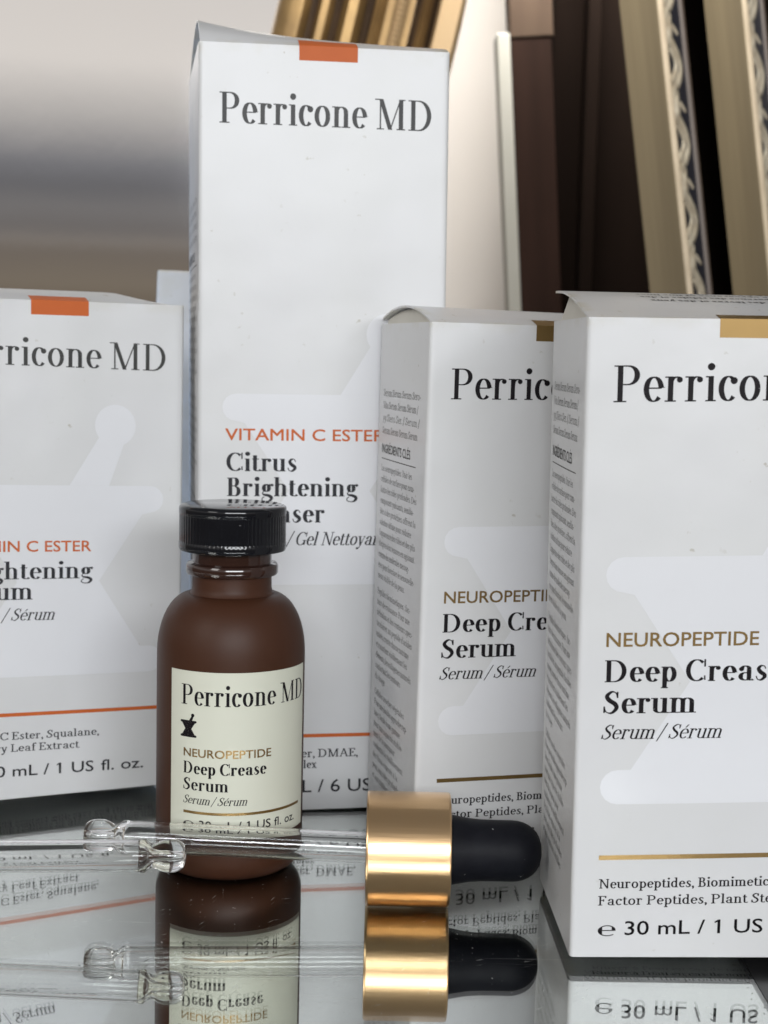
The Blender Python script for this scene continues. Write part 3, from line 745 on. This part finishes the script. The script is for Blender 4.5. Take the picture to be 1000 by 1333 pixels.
# ------------------------------------------------------------------ droppers
def make_dropper(label, loc, yaw):
    root = empty('glass_dropper', label, 'dropper', loc, (0, 0, yaw), 'glass droppers lying on the mirror tray')
    R = 11.8
    cpf = [(9.6, .3), (11.2, .0), (11.65, .12), (11.8, .45), (11.8, .6), (11.8, 8.5), (11.8, 16.85), (11.8, 17.0), (11.65, 17.35), (11.2, 17.5), (7.4, 17.5)]
    c = lathe(cpf, 128, axis='X'); smooth_by_angle(c.build('collar', GOLD, root), 40)
    b = [(7.3, 17.2), (7.15, 18.2), (6.9, 19.5), (6.55, 21.5), (6.35, 24), (6.3, 27), (6.3, 29.9), (6.3, 30.5)]
    for i in range(1, 9):
        a = i / 8 * pi / 2; b.append((max(.2, 6.3 * cos(a) ** .8), 30.5 + 6.2 * sin(a)))
    smooth_by_angle(lathe(b, 64, axis='X').build('bulb', RUBBER, root), 60)
    # pipette: hollow tube, necked tip with a fire-polished bead
    ro, ri = 3.25, 2.72
    outer = [(ro, .6), (ro, .3), (ro, -25), (ro, -48.8), (ro, -49.2), (ro + .12, -50.2), (ro + .1, -50.9), (ro - .35, -51.4), (2.55, -51.9), (2.35, -52.5), (2.6, -53.2), (3.0, -54.0), (3.3, -55.2), (3.3, -56.6), (3.05, -57.8), (2.4, -58.7), (1.5, -59.0)]
    inner = [(.75, -58.8), (.65, -57.5), (.7, -54.5), (1.0, -52.6), (1.8, -51.2), (ri - .06, -50.3), (ri, -50.0), (ri, -49.6), (ri, -25), (ri, .3), (ri, .6)]
    p = lathe(outer + inner, 64, axis='X', closed_start=False, closed_end=False)
    n = len(outer + inner); sg = 64
    for k in range(sg): p.f.append(((n - 1) * sg + k, (n - 1) * sg + (k + 1) % sg, (k + 1) % sg, k))
    o = smooth_by_angle(p.build('pipette', GLASS, root), 60)
    o.location = (0, 0, 0); o.rotation_euler = (0, radians(1.5), 0)
    # dark gasket seen in the mouth of the collar
    g = lathe([(3.3, .35), (9.9, .35), (9.9, .9), (3.3, .9)], 64, axis='X', closed_start=False, closed_end=False)
    smooth_by_angle(g.build('gasket', RUBBER, root), 40)
    return root
make_dropper('glass dropper with gold collar and black rubber bulb, lying in front of the bottle', (-2.2, 310, 11.85), 0.)
def copy_thing(root, loc, yaw, label):
    r = root.copy(); COL.objects.link(r); r.location = [c * MM for c in loc]; r.rotation_euler = (0, 0, yaw); r['label'] = label
    for ch in list(root.children):
        c = ch.copy(); COL.objects.link(c); c.parent = r
    return r
first = [o for o in S.objects if o.name == 'glass_dropper'][0]
copy_thing(first, (-97.5, 298, 11.85), pi, 'second glass dropper, only its clear pipette reaching in from the left edge')

# ------------------------------------------------------------------ behind: oval mirror in a gold frame
GILT = mat('aged_gilt', (.33, .215, .09), .42, metal=.55, noise=(40, .8, (.13, .08, .035)), bump=(200, .2, .001))
GILT_L = mat('pale_gilt', (.46, .33, .19), .45, metal=.35, noise=(40, .6, (.45, .31, .16)))
GILT_D = mat('dark_gilt_groove', (.05, .028, .014), .6, noise=(60, .6, (.09, .05, .02)))
ov = empty('oval_mirror', 'large oval mirror in a carved gold frame behind the tall carton', 'mirror', (-454.5, 700, 432))
EA, EB = 420., 567.
def ell(t, off, y):
    x, z = EA * cos(t), EB * sin(t); nx, nz = cos(t) / EA, sin(t) / EB; l = sqrt(nx * nx + nz * nz)
    return (x + nx / l * off, y, z + nz / l * off)
def sweep(prof, name, m_):
    mb = MB(); K = 260
    for k in range(K):
        t = 2 * pi * k / K
        for (o_, y) in prof: mb.v.append(ell(t, o_, y))
    n = len(prof)
    for k in range(K):
        k2 = (k + 1) % K
        for i in range(n - 1): mb.f.append((k * n + i, k2 * n + i, k2 * n + i + 1, k * n + i + 1))
    return smooth_by_angle(mb.build(name, m_, ov), 40)
sweep([(-1, 6), (0, 0), (2, -4), (7, -8), (12, -8), (14.5, -5), (15, 6)], 'inner_moulding', GILT)
sweep([(14.5, 0), (16.5, 1), (18.5, 0)], 'groove', GILT_D)
sweep([(18, 6), (18.3, -6), (20, -9), (23, -9), (25, -6), (25.3, 6)], 'narrow_moulding', GILT)
sweep([(25, 0), (27, 1), (29, 0)], 'groove', GILT_D)
sweep([(28.6, 6), (29, -8), (32, -14), (36, -14), (38.5, -9), (39, 4)], 'half_round_moulding', GILT)
sweep([(38.5, 0), (41, -1), (43, 0)], 'groove', GILT_D)
sweep([(42.6, 6), (43, -10), (45, -12), (47.6, -9), (48, -3), (60, -3), (60.5, 6)], 'bead_channel', GILT)
sweep([(60.3, -1), (61.6, 0), (63, -1)], 'groove', GILT_D)
sweep([(62.6, 6), (63, -11), (65, -14), (67.6, -11), (68, 6)], 'narrow_moulding', GILT)
sweep([(67.6, -2), (69, -1), (70.3, -2)], 'groove', GILT_D)
sweep([(70, 8), (70.4, -12), (71.5, -14), (80, -16), (81.5, -14), (82, 20)], 'outer_band', GILT_L)
mb = MB()
for k in range(520):        # rope of beads, reads as one carved strip
    t = -1.2 + 2.0 * k / 520
    c = ell(t, 54.2, -4.5); r = 3.6
    for i in range(4):
        for j in range(8):
            a, b = -pi / 2 + pi * i / 3, 2 * pi * j / 8
            mb.v.append((c[0] + r * cos(a) * cos(b), c[1] + r * sin(a) * 1.2, c[2] + r * cos(a) * sin(b) * 1.15))
    o_ = len(mb.v) - 32
    for i in range(3):
        for j in range(8): mb.f.append((o_ + i * 8 + j, o_ + i * 8 + (j + 1) % 8, o_ + (i + 1) * 8 + (j + 1) % 8, o_ + (i + 1) * 8 + j))
smooth_by_angle(mb.build('bead_rope', GILT_L, ov), 80)
mb = MB(); K = 128
mb.v = [ell(2 * pi * k / K, 1.5, 3) for k in range(K)]; mb.f = [tuple(range(K))]
mb.v += [ell(2 * pi * k / K, 1.5, 8) for k in range(K)]; mb.f.append(tuple(range(2 * K - 1, K - 1, -1)))
mb.f += [(k, k + K, (k + 1) % K + K, (k + 1) % K) for k in range(K)]
fix_normals(mb.build('mirror_glass', mat('old_mirror', (.86, .85, .84), .035, metal=1., noise=(4, .4, (.80, .79, .78)), bump=(30, .02, .001)), ov))

# ------------------------------------------------------------------ behind right: dark board, dark cabinet, two gilt frames on edge
WOOD = mat('dark_red_wood', (.028, .0155, .012), .75, spec=.03, noise=(9, .8, (.015, .009, .007), (6, 6, 1)))
BLACKWOOD = mat('black_brown_wood', (.010, .0065, .005), .8, spec=.02, noise=(10, .7, (.007, .0045, .0035), (6, 6, 1)))
bd = empty('leaning_board', 'dark reddish brown board with pale edge leaning beside the tall carton', 'board', (79, 790, -9), (0, radians(-4.2), 0))
m = MB(); m.box(0, 21, 0, 18, 0, 283); m.build('board', WOOD, bd, bevel=1)
m = MB(); m.box(0, 22, -1, 19, 283.3, 420); m.build('top_board', mat('mid_brown_wood', (.075, .052, .037), .7, spec=.05, noise=(12, .7, (.05, .034, .025), (6, 6, 1))), bd, bevel=1)
m = MB(); m.box(-7, -.1, -3, 17, 0, 286); m.build('pale_edge', mat('pale_paint', (.36, .35, .315), .6, spec=.2, noise=(30, .5, (.31, .31, .265))), bd, bevel=1.2)
cb = empty('dark_cabinet', 'black brown wooden cabinet in shade behind the gilt picture frames', 'cabinet', (84, 800, -9))
m = MB(); m.box(0, 420, 30, 50, 0, 700); m.build('back_panel', BLACKWOOD, cb, bevel=1)
m = MB(); m.box(16, 23, 10, 29.8, 0, 700); m.build('post', BLACKWOOD, cb, bevel=1)

TAN = mat('raw_frame_wood', (.185, .145, .082), .55, noise=(7, .9, (.115, .087, .046), (16, 16, .6)), bump=(40, .1, .001, (12, 12, .4)))
NAVY = mat('blue_black_lacquer', (.012, .014, .022), .35, noise=(60, .5, (.02, .02, .028)))
VINE = mat('antique_silver_gilt', (.74, .68, .55), .32, metal=.45, noise=(200, .8, (.42, .35, .25)))
EDGE = mat('pale_gold_bead', (.62, .52, .38), .35, metal=.4, noise=(80, .6, (.45, .37, .26)))
def picture_frame(label, loc, yaw, lean, w, h):
    """local axes: x = along the width (from the near stile inwards), y = face normal, z = up"""
    root = empty('picture_frame', label, 'picture frame', loc, (0, 0, 0), 'gilt picture frames stacked on edge')
    root.rotation_mode = 'QUATERNION'
    root.rotation_quaternion = (Matrix.Rotation(-lean, 3, 'Y') @ Matrix.Rotation(yaw, 3, 'Z')).to_quaternion()
    def rect(prof, name, m_):
        mb = MB(); n = len(prof)
        for (i_, y) in prof:
            mb.v += [(-i_, y, i_), (i_ - w, y, i_), (i_ - w, y, h - i_), (-i_, y, h - i_)]
        for k in range(n - 1):
            for c in range(4):
                c2 = (c + 1) % 4
                mb.f.append((4 * k + c, 4 * k + c2, 4 * k + 4 + c2, 4 * k + 4 + c))
        return smooth_by_angle(mb.build(name, m_, root), 30)
    rect([(40, .5), (0, .5), (0, 16.2), (.3, 16.4), (3, 16.4)], 'wood_side', TAN)
    rect([(.1, 16.0), (.3, 17.2), (1.2, 18), (2.4, 18), (3.1, 17.2), (3.2, 15)], 'bead_edge', EDGE)
    rect([(3.1, 15.2), (6, 13.6), (12, 12.8), (20, 13.2), (26, 14.4)], 'ornament_band', NAVY)
    rect([(26, 13.8), (27, 15.5), (29, 15.5), (30, 13), (38, 9), (42, 5), (42, 1)], 'inner_moulding', mat('dark_brown_lacquer', (.11, .082, .064), .45, noise=(50, .5, (.085, .063, .05))))
    m = MB(); m.box(41 - w, -41, 2, 4, 41, h - 41)
    m.build('backing_board', BLACKWOOD, root)
    # scrolling vine in relief along the near stile, and the far one
    mb = MB()
    def tube(P, R):
        o_ = len(mb.v); K = 8
        for i, (x, y, z) in enumerate(P):
            a = P[max(i - 1, 0)]; b = P[min(i + 1, len(P) - 1)]
            dx, dz = b[0] - a[0], b[2] - a[2]; l = sqrt(dx * dx + dz * dz) or 1; nx, nz = -dz / l, dx / l
            for k in range(K):
                t = 2 * pi * k / K; r = R[i] * 1.12
                mb.v.append((x + nx * cos(t) * r, y + sin(t) * r * .42, z + nz * cos(t) * r))
        for i in range(len(P) - 1):
            for k in range(K):
                mb.f.append((o_ + i * K + k, o_ + i * K + (k + 1) % K, o_ + (i + 1) * K + (k + 1) % K, o_ + (i + 1) * K + k))
        mb.f.append(tuple(o_ + k for k in range(K))); mb.f.append(tuple(o_ + (len(P) - 1) * K + k for k in range(K - 1, -1, -1)))
    def unit(zb, flip=1):
        yy = 13.3
        def pt(x, z): return (-18.6 - x * 1.0, yy, zb + z)
        # stem: S-curve
        tube([pt(5.5 * sin(q / 12 * 2 * pi), q / 12 * 33) for q in range(13)], [1.5 + .5 * sin(q / 12 * pi) for q in range(13)])
        # scroll of the leaf running beside it
        tube([pt(-6 + 7.5 * sin(q / 8 * pi * .9), 1 + q * 1.75) for q in range(9)], [2.0 - .12 * q for q in range(9)])
        # bud
        tube([pt(-4.5 - 1.2 * sin(q / 7 * pi) + q * .7, 15.5 + q * 1.9) for q in range(8)], [.4, 1.6, 2.6, 3.1, 2.8, 2.1, 1.4, .7])
        for dz in (0, 2.6): tube([pt(-9.5, 25.5 + dz), pt(-5, 27 + dz), pt(0, 29.2 + dz)], [.6, 1.2, .8])
        tube([pt(8, 12), pt(7.5, 17), pt(5, 22), pt(1.5, 25)], [.5, 1.3, 1.5, .7])
    z = 16
    while z < h - 46: unit(z); z += 31
    smooth_by_angle(mb.build('vine_ornament', VINE, root), 70)
    return root
PH = radians(34)
YAW = pi / 2 + PH * 0          # set below
# face normal (local y) -> (cos PH, -sin PH): yaw that sends y to that direction
yaw_f = atan2(-sin(PH), cos(PH)) - pi / 2
def frame_at(label, x, y, zref, lean):
    # near outer back edge passes through (x, y, zref)
    dz = zref + 9
    return picture_frame(label, (x + math.tan(lean) * dz, y, -9), yaw_f, lean, 230, 420)
frame_at('gold sided picture frame on edge, nearest the dark cabinet', 89., 626, 255, radians(8.4))
frame_at('gold sided picture frame on edge at the right border of the photo', 126., 640, 255, radians(8.4))
